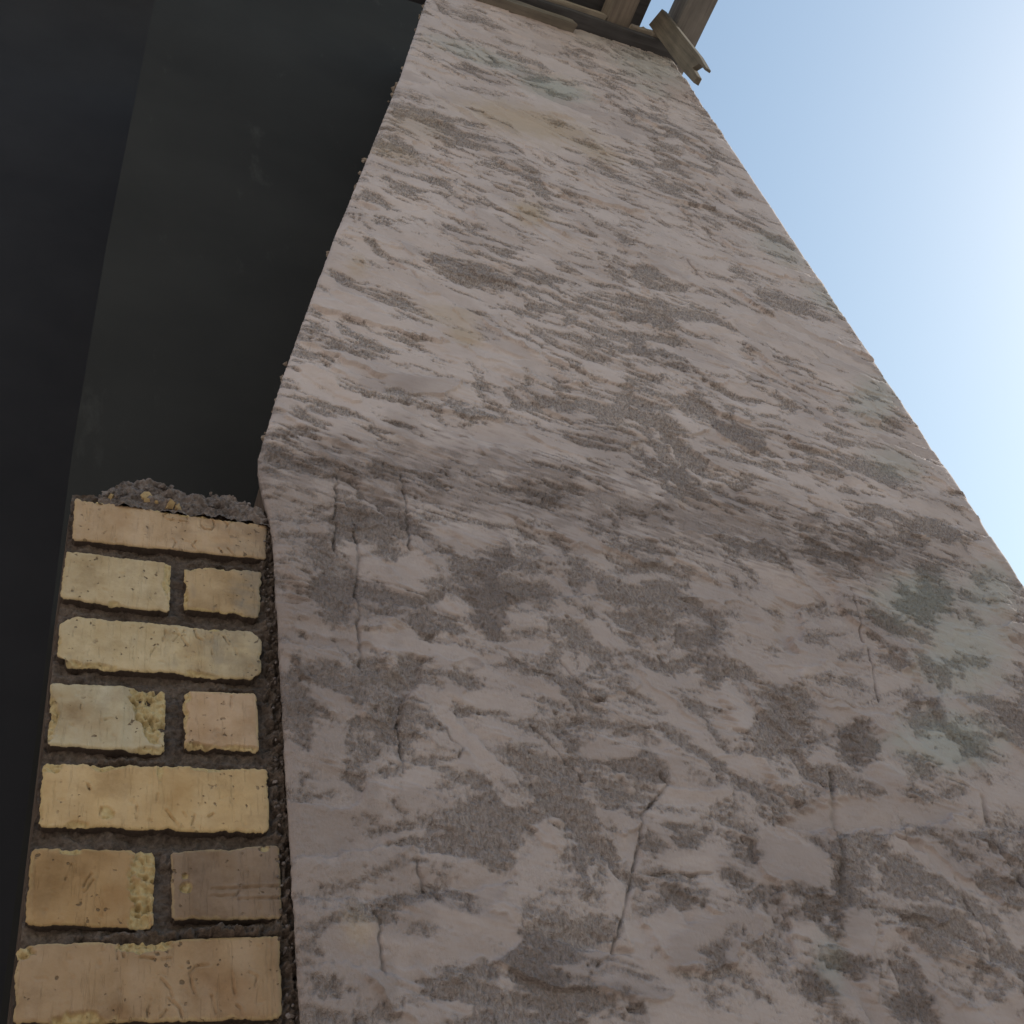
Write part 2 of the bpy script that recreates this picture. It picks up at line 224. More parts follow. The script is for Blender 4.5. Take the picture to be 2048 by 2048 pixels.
def mat_brick():
    m, n, l, b = new_mat('yellow_clay_brick')
    tc = n.new('ShaderNodeTexCoord').outputs['Object']
    oi = n.new('ShaderNodeObjectInfo')
    chip = nattr(n, 'chip'); smear = nattr(n, 'smear')
    n1 = nnoise(n, l, 22, 5, 0.6, tc); n2 = nnoise(n, l, 240, 3, 0.6, tc)
    c = nmix(n, l, 1.0, oi.outputs['Color'], nmix(n, l, nramp(n, l, n1.outputs[0], 0.32, 0.70).outputs[0], (0.88, 0.845, 0.94), (0.66, 0.59, 0.58)), 'MULTIPLY')
    mp = n.new('ShaderNodeMapping'); mp.inputs['Scale'].default_value = (55, 8, 4); l.new(tc, mp.inputs[0])
    n3 = nnoise(n, l, 1, 4, 0.6, mp.outputs[0])
    c = nmix(n, l, nmath(n, l, 'MULTIPLY', nramp(n, l, n3.outputs[0], 0.42, 0.66).outputs[0], 0.35), c, nmix(n, l, 1.0, c, (1.0, 1.08, 1.28), 'MULTIPLY'))
    n4 = nnoise(n, l, 11, 3, 0.6, tc)
    c = nmix(n, l, nmath(n, l, 'MULTIPLY', nramp(n, l, n4.outputs[0], 0.55, 0.72).outputs[0], 0.45), c, nmix(n, l, 1.0, c, (0.85, 0.66, 0.50), 'MULTIPLY'))
    pit = nmath(n, l, 'MULTIPLY', nramp(n, l, nnoise(n, l, 130, 1.5, 0.5, tc).outputs[0], 0.66, 0.71).outputs[0],
                nramp(n, l, nnoise(n, l, 26, 2, 0.5, tc).outputs[0], 0.44, 0.56).outputs[0])
    c = nmix(n, l, nmath(n, l, 'MULTIPLY', pit, 0.8), c, (0.11, 0.075, 0.05))
    dn = nnoise(n, l, 16, 6, 0.68, tc)
    c = nmix(n, l, nmath(n, l, 'MULTIPLY', nramp(n, l, dn.outputs[0], 0.50, 0.68).outputs[0], 0.55), c, nmix(n, l, 1.0, c, (0.52, 0.47, 0.43), 'MULTIPLY'))
    c = nmix(n, l, chip, c, nmix(n, l, n2.outputs[0], (0.36, 0.265, 0.13), (0.60, 0.50, 0.29)))
    c = nmix(n, l, nmath(n, l, 'MULTIPLY', smear, 0.75), c, nmix(n, l, n2.outputs[0], (0.13, 0.12, 0.115), (0.24, 0.22, 0.21)))
    c = nmix(n, l, nattr(n, 'side'), c, nmix(n, l, n2.outputs[0], (0.045, 0.035, 0.031), (0.12, 0.092, 0.082)))  # brick flanks darkened: the shade of the joints is put into their colour
    l.new(c, b.inputs['Base Color'])
    mq = n.new('ShaderNodeMapping'); mq.inputs['Scale'].default_value = (330, 30, 26); mq.inputs['Rotation'].default_value = (0, 0.12, 0); l.new(tc, mq.inputs[0])
    scr = nramp(n, l, nnoise(n, l, 1, 3, 0.6, mq.outputs[0]).outputs[0], 0.60, 0.68).outputs[0]
    hh = nmath(n, l, 'SUBTRACT', nmath(n, l, 'MULTIPLY', n2.outputs[0], 0.35), nmath(n, l, 'ADD', pit, nmath(n, l, 'MULTIPLY', scr, 0.3)))
    nb = nbump(n, l, hh, 0.8, 0.0025)
    l.new(nb, b.inputs['Normal']); b.inputs['Roughness'].default_value = 0.85
    return m

def mat_mortar(name, c0, c1, scale=180, dist=0.004):
    m, n, l, b = new_mat(name)
    tc = n.new('ShaderNodeTexCoord').outputs['Object']
    n1 = nnoise(n, l, scale, 4, 0.65, tc); n2 = nnoise(n, l, 25, 4, 0.6, tc)
    f = nmath(n, l, 'ADD', nmath(n, l, 'MULTIPLY', n1.outputs[0], 0.6), nmath(n, l, 'MULTIPLY', n2.outputs[0], 0.5))
    l.new(nramp(n, l, f, 0.36, 0.72, c0 + (1,), c1 + (1,)).outputs[0], b.inputs['Base Color'])
    l.new(nbump(n, l, n1.outputs[0], 0.8, dist), b.inputs['Normal'])
    return m

def mat_wood(name, c0, c1, axis):
    m, n, l, b = new_mat(name)
    tc = n.new('ShaderNodeTexCoord').outputs['Object']
    mp = n.new('ShaderNodeMapping')
    s = [70.0, 70.0, 70.0]; s[axis] = 4.0
    mp.inputs['Scale'].default_value = s; l.new(tc, mp.inputs[0])
    n1 = nnoise(n, l, 1.0, 5, 0.65, mp.outputs[0]); n2 = nnoise(n, l, 9, 3, 0.6, tc)
    f = nmath(n, l, 'ADD', nmath(n, l, 'MULTIPLY', n1.outputs[0], 0.65), nmath(n, l, 'MULTIPLY', n2.outputs[0], 0.4))
    l.new(nramp(n, l, f, 0.36, 0.70, c0 + (1,), c1 + (1,)).outputs[0], b.inputs['Base Color'])
    l.new(nbump(n, l, n1.outputs[0], 0.35, 0.003), b.inputs['Normal'])
    b.inputs['Roughness'].default_value = 0.8
    return m

def mat_dark(name, c0, c1, smear):
    m, n, l, b = new_mat(name)
    tc = n.new('ShaderNodeTexCoord').outputs['Object']
    n1 = nnoise(n, l, 2.2, 5, 0.6, tc)
    c = nramp(n, l, n1.outputs[0], 0.35, 0.7, c0 + (1,), c1 + (1,)).outputs[0]
    if smear:
        mp = n.new('ShaderNodeMapping'); mp.inputs['Scale'].default_value = (9, 9, 3.0); mp.inputs['Rotation'].default_value = (0, 0.5, 0)
        l.new(tc, mp.inputs[0]); n2 = nnoise(n, l, 1.0, 7, 0.72, mp.outputs[0])
        f = nmath(n, l, 'MULTIPLY', nramp(n, l, n2.outputs[0], 0.60, 0.74).outputs[0], 0.35)
        c = nmix(n, l, f, c, smear)
    l.new(c, b.inputs['Base Color']); l.new(nbump(n, l, n1.outputs[0], 0.3, 0.01), b.inputs['Normal'])
    b.inputs['Specular IOR Level'].default_value = 0.1
    return m

def mat_ground():
    m, n, l, b = new_mat('dusty_earth')
    tc = n.new('ShaderNodeTexCoord').outputs['Object']
    n1 = nnoise(n, l, 1.3, 8, 0.65, tc)
    l.new(nramp(n, l, n1.outputs[0], 0.3, 0.7, (0.20, 0.165, 0.135, 1), (0.31, 0.265, 0.22, 1)).outputs[0], b.inputs['Base Color'])
    l.new(nbump(n, l, n1.outputs[0], 0.5, 0.03), b.inputs['Normal'])
    return m

SMOOTH_A, SMOOTH_B = (0.485, 0.421, 0.436), (0.573, 0.502, 0.518)
ROUGH_A, ROUGH_B = (0.355, 0.308, 0.315), (0.65, 0.565, 0.577)
M_PLASTER = mat_plaster()
M_BRICK = mat_brick()
M_JOINT = mat_mortar('brown_joint_mortar', (0.036, 0.028, 0.026), (0.165, 0.132, 0.122))
M_RUBBLE = mat_mortar('crumbled_mortar', (0.055, 0.046, 0.048), (0.27, 0.235, 0.24), 140)
M_CORE = mat_mortar('wall_core', (0.08, 0.06, 0.055), (0.16, 0.12, 0.10), 60)
M_PANEL = mat_dark('charcoal_panel', (0.030, 0.030, 0.031), (0.040, 0.040, 0.041), (0.10, 0.10, 0.10))  # even near-black grey with faint paler smears
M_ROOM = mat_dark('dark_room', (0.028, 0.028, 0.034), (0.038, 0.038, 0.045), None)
M_GROUND = mat_ground()

# ---------------------------------------------------------------- ground and the unlit room behind the opening
def box_mesh(name, lo, hi, bevel=0.0, mat=None, parent=None):
    bm = bmesh.new(); bmesh.ops.create_cube(bm, size=1.0)
    for v in bm.verts:
        v.co = Vector([(lo[k] + hi[k]) / 2 + v.co[k] * (hi[k] - lo[k]) for k in range(3)])
    if bevel: bmesh.ops.bevel(bm, geom=bm.edges[:], offset=bevel, segments=2, affect='EDGES')
    me = bpy.data.meshes.new(name); bm.to_mesh(me); bm.free()
    return link(name, me, mat, parent)

def sheet(name, nx, ny, x0, x1, y0, y1, z, mat, amp):
    X, Y = np.meshgrid(np.linspace(x0, x1, nx), np.linspace(y0, y1, ny))
    Z = z + amp * fbm(X * 0.8, Y * 0.8, 3, 60)
    return link(name, grid_mesh(name, np.stack([X, Y, Z], -1).reshape(-1, 3), ny, nx), mat)

tag(sheet('ground', 160, 160, -400, 400, -400, 400, -0.03, M_GROUND, 0.03), 'dusty earth ground of the building site', 'ground', kind='structure')
M_LIME = mat_mortar('pale_lime_wash', (0.52, 0.48, 0.43), (0.68, 0.63, 0.57), 12, 0.01)
nb_ = bpy.data.objects.new('reflector_house', None); COL.objects.link(nb_); nb_.location = (-6.0, -6.0, 0)  # unseen house, added to bounce raking sunlight onto the facade
tag(nb_, 'added pale limewashed house out of view to the left, bouncing sun onto the wall', 'house', kind='thing')
def nbox(name, lo, hi, mat, bev=0.0):
    o = box_mesh(name, lo, hi, bev, mat, nb_); o.location = (6.0, 6.0, 0); return o
nbox('wall', (-9.0, -11.5, 0), (-4.6, -1.2, 6.2), M_LIME)
nbox('roof', (-9.3, -11.8, 6.21), (-4.3, -0.9, 6.4), M_LIME, 0.02)
for k_, y_ in enumerate((-9.6, -6.2, -2.8)):
    f_ = nbox('window', (-4.62, y_ - .55, 1.2), (-4.56, y_ + .55, 2.5), M_CORE, 0.01)
nbox('door', (-4.62, -4.9, 0), (-4.56, -4.0, 2.1), M_CORE, 0.01)
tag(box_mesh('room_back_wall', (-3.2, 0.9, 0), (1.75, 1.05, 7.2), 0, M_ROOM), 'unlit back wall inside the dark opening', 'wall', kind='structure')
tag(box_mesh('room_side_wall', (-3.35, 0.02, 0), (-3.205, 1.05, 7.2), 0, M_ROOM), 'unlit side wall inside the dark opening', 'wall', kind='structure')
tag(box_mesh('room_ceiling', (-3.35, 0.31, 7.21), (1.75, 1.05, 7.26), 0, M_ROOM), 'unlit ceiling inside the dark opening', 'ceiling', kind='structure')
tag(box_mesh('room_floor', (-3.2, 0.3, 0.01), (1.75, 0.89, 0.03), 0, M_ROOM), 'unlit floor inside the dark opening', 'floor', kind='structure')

# ---------------------------------------------------------------- the wall: one thing with its parts
wall = bpy.data.objects.new('house_wall', None); COL.objects.link(wall); wall.location = (0, 0, 0)
tag(wall, 'tall roughly plastered wall with a strip of bare yellow bricks beside the dark opening', 'wall', kind='thing')

# left rim of the plaster: upright beside the bricks, raking to the right above them
RIM_Z = np.array([-1.6, 0.411, 0.75, 1.02, 1.104, 1.16, 1.226, 1.44, 1.638, 1.911, 2.343, 2.809, 3.426, 3.9])
RIM_X = np.array([0.281, 0.281, 0.281, 0.281, 0.281, 0.272, 0.262, 0.309, 0.361, 0.434, 0.557, 0.688, 0.846, 0.968])
def rim(z):
    z = np.asarray(z, float)
    a = np.interp(z - 0.02, RIM_Z, RIM_X); b = np.interp(z + 0.02, RIM_Z, RIM_X); c = np.interp(z, RIM_Z, RIM_X)
    w = 0.0008 * pn(z * 9, z * 0 + 3.3, 70) + 0.0013 * pn(z * 60, z * 0 + 7.7, 71) + 0.0010 * pn(z * 210, z * 0 + 1.7, 72)
    return (a + b + c) / 3 + w
CORNER = 1.802; TOPZ = 3.602

# raster of the plaster relief (heights relative to the eye, as the features are)
DX = 0.0016
gx = np.arange(0.20, 1.86, DX, dtype=np.float32); gz = np.arange(0.24, 3.66, DX, dtype=np.float32)
X, Z = np.meshgrid(gx, gz)
def stamp(F, lst, default=1.0, soft=(1.25, 0.70), wob=0.34):
    """soft ragged ellipses; F keeps the strongest"""
    for e in lst:
        cx, cz, ax, az, bx, bz = e[:6]; s = e[6] if len(e) > 6 else default
        rx = 1.7 * (abs(ax) + abs(bx)) + 0.01; rz = 1.7 * (abs(az) + abs(bz)) + 0.01
        j0, j1 = np.searchsorted(gx, [cx - rx, cx + rx]); i0, i1 = np.searchsorted(gz, [cz - rz, cz + rz])
        if i1 <= i0 or j1 <= j0: continue
        x = X[i0:i1, j0:j1] - cx; z = Z[i0:i1, j0:j1] - cz
        det = ax * bz - az * bx
        u = (x * bz - z * bx) / det; v = (-x * az + z * ax) / det
        r = np.sqrt(u * u + v * v) + wob * (WN1[i0:i1, j0:j1] + 0.6 * WN2[i0:i1, j0:j1])
        F[i0:i1, j0:j1] = np.maximum(F[i0:i1, j0:j1], s * sstep(soft[0], soft[1], r))
    return F
def rot(th, sx, sz):
    c, s = math.cos(th), math.sin(th)
    return (X * c + Z * s) * sx, (-X * s + Z * c) * sz
TH_U, TH_L = math.radians(-17), math.radians(-8)
ux, uz = rot(TH_U, 11, 40); lx, lz = rot(TH_L, 10, 19)
WN1 = fbm(X * 26, Z * 34, 2, 1); WN2 = fbm(X * 95, Z * 130, 2, 5)
up = sstep(1.05, 1.35, Z + 0.06 * fbm(X * 3, Z * 3, 2, 9))
wx = 1.0 * fbm(X * 5, Z * 5, 2, 12) + 1.5 * fbm(X * 1.8, Z * 2.2, 2, 14)
big = sstep(-0.25, 0.25, fbm(X * 2.6, Z * 2.6, 2, 16))
base = up * (big * fbm(ux * 0.55 + wx, uz * 0.50 + 1.4 * wx, 5, 26, 0.55) + (1 - big) * fbm(ux * 1.15 + wx, uz * 1.1 + 1.4 * wx, 4, 20, 0.55)) + (1 - up) * (0.9 * fbm(lx + wx, lz + wx, 4, 30, 0.55))
base += 0.62 * fbm(X * 2.4, Z * 3.0, 3, 40)
zeros = np.zeros_like(X)
RG = stamp(zeros.copy(), ROUGH); SM = stamp(zeros.copy(), SMOOTH)
DP = stamp(zeros.copy(), DAMP, 1.0, (1.4, 0.4)); OC = stamp(zeros.copy(), OCHRE, 1.0, (1.5, 0.3)); TE = stamp(zeros.copy(), TEAL, 1.0, (1.5, 0.3))
streak = fbm(*rot(TH_U, 20, 150), 2, 50)
GR = pn(X * 270 - Z * 60, Z * 150, 57) + 0.6 * pn(X * 130 - Z * 30, Z * 80, 58)
PIT = np.clip(pn(X * 210 - Z * 45, Z * 125, 61) - 0.10, 0, 1)
# painted trowel passes: overlapping tilted plates, crisp along one edge and feathered along the other
plate = np.zeros_like(X); patt = np.zeros_like(X); tone = np.zeros_like(X)
rs = np.random.default_rng(5)
drag = fbm(*rot(TH_U, 14, 210), 2, 52)
for k in range(820):
    cx, cz = rs.uniform(0.2, 1.85), rs.uniform(0.2, 3.65)
    upper = cz > 1.15
    th = math.radians(rs.normal(-20, 15) if upper else rs.choice([rs.normal(-14, 16), rs.normal(-48, 20), rs.normal(80, 14)], p=[.58, .27, .15]))
    a, w = rs.uniform(.05, .19), rs.uniform(.012, .05)
    R_ = a + w
    j0, j1 = np.searchsorted(gx, [cx - R_, cx + R_]); i0, i1 = np.searchsorted(gz, [cz - R_, cz + R_])
    if i1 - i0 < 3 or j1 - j0 < 3: continue
    sl = (slice(i0, i1), slice(j0, j1))
    x = X[sl] - cx; z = Z[sl] - cz
    u = x * math.cos(th) + z * math.sin(th); v = -x * math.sin(th) + z * math.cos(th)
    v = v + rs.normal(0, .10) * w * (u / a) ** 2 + 0.014 * WN1[sl] + 0.004 * WN2[sl]
    half = w * np.sqrt(np.clip(1 - np.abs(u / a) ** rs.uniform(1.4, 3.5), 0, 1))
    fe = rs.uniform(.3, 1.1) * w
    m = sstep(-0.0015, 0.0015, v + half) * sstep(0.0, -1.0, (v - half) / fe + 0.8 * drag[sl]) * (half > 0)
    lev = rs.normal(0, .0013) + v / w * rs.normal(0.0011, .0011) + u / a * rs.normal(0, .0010)
    lip = 0.0024 * np.exp(-((v + half) / 0.0030) ** 2) * (0.3 + 1.5 * np.abs(WN1[sl]))
    plate[sl] = plate[sl] * (1 - m) + (lev + lip) * m
    patt[sl] = patt[sl] * (1 - m) + m * rs.uniform(-.30, .30)
    tone[sl] = tone[sl] * (1 - m) + m * max(0, rs.normal(.22, .28))
wk = 0.45 + 0.55 * np.clip(0.5 + 2.2 * fbm(X * 30, Z * 60, 2, 54), 0, 1)
b = base * (0.8 + 0.3 * up) + 0.26 * SM - (0.30 + 0.10 * up) * RG * wk + 0.03 + 0.10 * (up - 0.5) + 0.42 * streak * (0.35 + 0.65 * up) + 0.22 * drag * (0.3 + 0.7 * up) + 0.16 * WN2
b = b + 0.8 * patt - 0.035 * (1 - up)
rough = sstep(0.14, -0.40, b + 0.20 * GR) * 0.95
rough = np.clip(rough + 0.22 * sstep(0.30, -0.30, b), 0, 1)
DP = np.clip(DP * (0.48 + 0.72 * sstep(0.10, -0.22, b + 0.5 * drag + 0.4 * WN1)), 0, 1)
bd, _ = polyline_dist(X, Z, [(0.267, 1.227), (0.456, 1.247), (0.664, 1.258), (0.898, 1.248), (1.094, 1.224), (1.31, 1.212), (1.516, 1.196)])
band = 0.80 * sstep(0.105, 0.015, bd + 0.10 * WN1 + 0.10 * streak + 0.05 * drag + 0.05 * patt)
strip_ = 0.55 * sstep(0.44, 0.34, X + 0.10 * WN1 + 0.06 * fbm(X * 30, Z * 5, 3, 66)) * sstep(1.25, 1.15, Z)
DP = np.maximum(DP, np.maximum(band, strip_))
rough = np.clip(np.maximum(rough, 0.75 * band * sstep(-.3, .3, WN1 + 0.2) + 0.35 * strip_), 0, 1)
rough = np.clip(rough + (1 - up) * 0.20 * (0.6 + WN1), 0, 1)
tone = np.clip(tone + 0.25 * sstep(.1, .5, fbm(X * 6, Z * 9, 3, 62)) - 0.35 * SM * (0.6 + WN1), 0, 1)
lift_light = sstep(-0.22, 0.26, Z - 1.25 - 0.035 * X + 0.30 * fbm(X * 4, Z * 11, 4, 64, 0.6))  # darker lower coat; light falloff down the wall is put into the colour
H = plate * 1.9 + 0.0024 * fbm(X * 9, Z * 12, 3, 80) + 0.0007 * drag + 0.0006 * fbm(X * 45, Z * 60, 2, 84)
H -= 0.0045 * np.clip(pn(X * 130, Z * 130, 86) - 0.43, 0, 1) * 4 * sstep(-.05, .25, fbm(X * 8, Z * 8, 2, 88))
H -= 0.0026 * sstep(0.03, -0.45, b)
H += rough * (0.0030 * GR - (0.0054 + 0.0024 * up) * PIT)
CK = np.zeros_like(X)
H += 0.004 * fbm(X * 1.6, Z * 1.6, 2, 95)
for w, pts in CRACKS:
    sgn = -1 if w > 0 else 1; w = abs(w)
    xs = [p[0] for p in pts]; zs = [p[1] for p in pts]
    j0, j1 = np.searchsorted(gx, [min(xs) - .04, max(xs) + .04]); i0, i1 = np.searchsorted(gz, [min(zs) - .04, max(zs) + .04])
    d, side = polyline_dist(X[i0:i1, j0:j1] + 0.007 * WN1[i0:i1, j0:j1] + 0.0015 * WN2[i0:i1, j0:j1], Z[i0:i1, j0:j1] + 0.006 * WN1[i0:i1, j0:j1], pts)
    amp = 0.0060 if sgn < 0 else 0.0022
    w = max(w * 0.62, 0.0014)
    g = np.exp(-(d / (w * 1.15)) ** 2) * np.clip(0.8 + 1.0 * WN1[i0:i1, j0:j1], 0.45, 1.3)
    H[i0:i1, j0:j1] += sgn * amp * g + 0.0012 * np.exp(-((d - 2.2 * w) / (w * 1.2)) ** 2) * (side > 0)
    if sgn < 0: CK[i0:i1, j0:j1] = np.maximum(CK[i0:i1, j0:j1], np.clip(g, 0, 1))
# the arris at the right corner and both rims
def samp(F, x, z):
    fx = np.clip((x - gx[0]) / DX, 0, len(gx) - 1.01); fz = np.clip((z - gz[0]) / DX, 0, len(gz) - 1.01)
    i = fz.astype(int); j = fx.astype(int); a = fx - j; c = fz - i
    return (F[i, j] * (1 - a) + F[i, j + 1] * a) * (1 - c) + (F[i + 1, j] * (1 - a) + F[i + 1, j + 1] * a) * c

NC = 860
zz = [0.30]
while zz[-1] < TOPZ: zz.append(zz[-1] + 0.0015 + 0.0007 * (zz[-1] - 0.3))
zz = np.array([-1.48, -1.0, -0.5, 0.0, 0.2] + zz); zz[-1] = TOPZ; NR = len(zz)
xl = rim(zz); xr = CORNER + 0.0030 * pn(zz * 3, zz * 0 + 2.2, 73) + 0.0014 * pn(zz * 38, zz * 0 + 4.1, 74) - 0.004
t = np.linspace(0, 1, NC)
XX = xl[:, None] + (xr - xl)[:, None] * t[None, :]; ZZ = np.repeat(zz[:, None], NC, 1)
hh = samp(H, XX, np.clip(ZZ, 0.25, 3.65))
hh = hh * (0.25 + 0.75 * sstep(0.0, 0.035, xr[:, None] - XX)) * (0.4 + 0.6 * sstep(0.0, 0.02, XX - xl[:, None]))
dl = XX - xl[:, None]; dr = xr[:, None] - XX
YY = -hh + 0.006 * np.exp(-dl / 0.006) + 0.016 * np.clip(1 - dr / 0.022, 0, 1) ** 2
A = {k: samp(F, XX, np.clip(ZZ, .25, 3.65)) for k, F in (('rough', rough), ('damp', DP), ('ochre', OC), ('teal', TE), ('crack', CK), ('tone', tone), ('lift_light', lift_light))}
def wrap(XX, YY, ZZ, A):
    """carry both rims round into the thickness of the coat"""
    cols_x = [XX[:, :1] + 0.006, XX[:, :1] + 0.002 + 0.002 * pn(ZZ[:, :1] * 120, ZZ[:, :1] * 0, 75), XX]
    cols_y = [YY[:, :1] * 0 + 0.028, YY[:, :1] + 0.010, YY]
    cols_x += [XX[:, -1:] + 0.002, XX[:, -1:] + 0.002]; cols_y += [YY[:, -1:] + 0.012, YY[:, -1:] * 0 + 0.30]
    Xn = np.concatenate(cols_x, 1); Yn = np.concatenate(cols_y, 1); Zn = np.repeat(ZZ[:, :1], Xn.shape[1], 1)
    An = {k: np.concatenate([a[:, :1], a[:, :1], a, a[:, -1:], a[:, -1:]], 1) for k, a in A.items()}
    return Xn, Yn, Zn, An
Xn, Yn, Zn, An = wrap(XX, YY, ZZ, A)
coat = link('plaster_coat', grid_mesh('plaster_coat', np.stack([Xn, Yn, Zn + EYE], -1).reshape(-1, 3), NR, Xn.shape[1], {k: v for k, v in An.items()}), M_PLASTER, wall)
coat['label'] = 'grey brown trowelled plaster, smooth pale plates with rough sandy patches between'

# masonry core behind the coat: follows the raking rim a little way in
zc = np.linspace(-1.5, TOPZ - 0.002, 60)
bm = bmesh.new()
ring = []
for z in zc:
    x0 = float(np.interp(z, RIM_Z, RIM_X)) + 0.014
    ring.append([bm.verts.new((x, y, z + EYE)) for x, y in ((x0, 0.024), (CORNER - 0.02, 0.024), (CORNER - 0.02, 0.262), (x0, 0.262))])
for r0, r1 in zip(ring[:-1], ring[1:]):
    for k in range(4): bm.faces.new((r0[k], r0[(k + 1) % 4], r1[(k + 1) % 4], r1[k]))
bm.faces.new(ring[0]); bm.faces.new(ring[-1])
bmesh.ops.recalc_face_normals(bm, faces=bm.faces[:])
me = bpy.data.meshes.new('masonry_core'); bm.to_mesh(me); bm.free()
link('masonry_core', me, M_CORE, wall)

# ---------------------------------------------------------------- bare brick jamb
BY = 0.016     # brick faces lie this far behind the plaster face
# corner quads (x, height above the eye): top left, top right, bottom right, bottom left
BRICKS = [
 dict(q=[(.0166,1.1314),(.2760,1.1190),(.2730,1.0535),(.0188,1.0541)], c=(0.55, 0.42, 0.265), rag=.35,
      seams=[.375], chips=[(.12,.0,.09,.09,.004),(.06,.02,.05,.06,.003),(.60,.0,.35,.10,.004)],
      marks=[[(.47,.06),(.445,.14),(.455,.22),(.485,.26),(.50,.22)],[(.53,.10),(.57,.10)],[(.57,.08),(.57,.24)],[(.535,.24),(.57,.24)],[(.645,.12),(.64,.28),(.665,.38),(.70,.37),(.715,.24),(.705,.10)],[(.76,.08),(.785,.16),(.81,.06)],[(.785,.16),(.782,.26)],[(.50,.74),(.515,.82),(.505,.95)],[(.62,.72),(.60,.84),(.62,.95)],[(.74,.84),(.76,.95)],[(.79,.82),(.81,.95)]], smear=.30),
 dict(q=[(.0137,1.0328),(.1438,1.0281),(.1438,.943),(.0126,.9518)], c=(0.59, 0.5, 0.315), rag=.45, seams=[], chips=[(.50,1.0,.06,.07,.004),(.5,.0,.06,.05,.003),(.97,.3,.05,.5,.004)], marks=[], smear=0),
 dict(q=[(.1621,1.0242),(.2671,1.0295),(.2590,.9445),(.1637,.9527)], c=(0.52, 0.4, 0.23), rag=1.0, seams=[], chips=[(.0,.8,.06,.25,.006),(.12,.0,.14,.10,.005),(.5,.0,.12,.07,.004)], marks=[], smear=.55, streaks=True),
 dict(q=[(.0161,.924),(.262,.9205),(.258,.8427),(.0173,.8498)], c=(0.61, 0.52, 0.325), rag=.7, rnd=.016, seams=[.37], chips=[(.08,1.0,.05,.1,.005),(.2,1.0,.10,.09,.004),(.68,1.0,.09,.09,.004),(.74,.0,.07,.08,.004),(.0,.55,.015,.1,.004)],
      marks=[[(.505,.16),(.495,.36)],[(.555,.10),(.575,.22),(.62,.42)],[(.60,.10),(.57,.24),(.545,.36)],[(.545,.2),(.60,.22)],[(.65,.06),(.66,.22),(.69,.28)],[(.74,.20),(.735,.30)],[(.80,.18),(.83,.32)],[(.86,.40),(.875,.52)],[(.74,.46),(.745,.56)],[(.46,.52),(.44,.66)]], smear=.35),
 dict(q=[(.0135,.824),(.1424,.8197),(.1434,.7329),(.0186,.7379)], c=(0.57, 0.52, 0.36), rag=.6, seams=[], bulge=.60, chips=[(.88,.30,.20,.36,.011),(.80,.10,.14,.2,.009),(.90,.62,.12,.25,.010),(.0,.58,.07,.30,.012),(.85,1.0,.2,.08,.005)], marks=[[(.26,.34),(.265,.42)],[(.47,.56),(.52,.54)]], smear=0),
 dict(q=[(.1642,.8196),(.2524,.8223),(.2522,.7391),(.1652,.7412)], c=(0.58, 0.44, 0.29), rag=.9, seams=[], chips=[(.16,1.0,.24,.12,.008),(.0,.42,.05,.25,.006),(.75,1.0,.3,.07,.005),(.04,.1,.06,.12,.005)], marks=[[(.64,.08),(.63,.3)]], smear=.12),
 dict(q=[(.0146,.7145),(.2632,.7139),(.2599,.6302),(.0178,.6378)], c=(0.62, 0.465, 0.245), rag=.8, seams=[.47,.835], chips=[(.03,.0,.06,.16,.006),(.27,.02,.10,.10,.006),(.16,1.0,.05,.10,.005),(.72,.03,.08,.07,.004),(.28,.78,.03,.12,.003),(.5,.1,.02,.2,.003)],
      marks=[[(.405,.66),(.405,.84)],[(.535,.72),(.56,.84),(.585,.92)],[(.61,.74),(.62,.80)],[(.66,.76),(.645,.92)],[(.72,.78),(.74,.74)],[(.495,.46),(.49,.56)],[(.255,.70),(.25,.82)],[(.19,.34),(.205,.42)]], smear=.10),
 dict(q=[(.0141,.6113),(.1371,.6088),(.1367,.5239),(.0154,.529)], c=(0.43, 0.295, 0.145), rag=.5, seams=[.05], chips=[(.94,.15,.16,.35,.010),(.92,.6,.12,.3,.009),(.88,.95,.13,.3,.009),(.30,.03,.10,.07,.005)], marks=[[(.32,.22),(.28,.42)],[(.48,.34),(.43,.5)],[(.5,.42),(.44,.58)]], smear=.05),
 dict(q=[(.1538,.6064),(.2707,.6147),(.2701,.5295),(.1569,.5303)], c=(0.29, 0.22, 0.155), rag=.5, seams=[], chips=[(.12,.55,.06,.07,.006),(.12,.38,.03,.04,.004),(.86,.05,.05,.06,.004)], marks=[[(.36,.58),(1.0,.57)],[(.36,.68),(.58,.68),(.62,.60)],[(.60,.73),(1.0,.73)]], smear=.06, grooves=True),
 dict(q=[(.0108,.5085),(.2675,.5091),(.2651,.4241),(.0145,.4338)], c=(0.43, 0.315, 0.19), rag=.6, seams=[.945,.965], chips=[(.02,.08,.05,.12,.008),(.46,.06,.12,.10,.006),(.24,.98,.12,.13,.006),(.46,.02,.1,.06,.004)],
      marks=[[(.36,.08),(.365,.22)],[(.38,.07),(.385,.2)],[(.45,.22),(.50,.24)],[(.53,.26),(.56,.24)],[(.71,.34),(.66,.35),(.635,.44),(.645,.60),(.655,.68)],[(.53,.50),(.56,.62),(.57,.72)],[(.56,.74),(.60,.86),(.61,.95)],[(.49,.74),(.48,.95)],[(.72,.72),(.735,.92)],[(.80,.45),(.81,.70)],[(.87,.45),(.90,.5),(.89,.62)],[(.53,.95),(.55,.88)],[(.82,.84),(.84,.92)]], smear=.08),
 dict(q=[(.0120,.4065),(.1390,.4065),(.1390,.322),(.0130,.322)], c=(0.5, 0.38, 0.22), rag=.5, seams=[], chips=[], marks=[], smear=0),
 dict(q=[(.1560,.4065),(.2680,.4065),(.2680,.322),(.1560,.322)], c=(0.48, 0.36, 0.2), rag=.5, seams=[], chips=[], marks=[], smear=0),
]
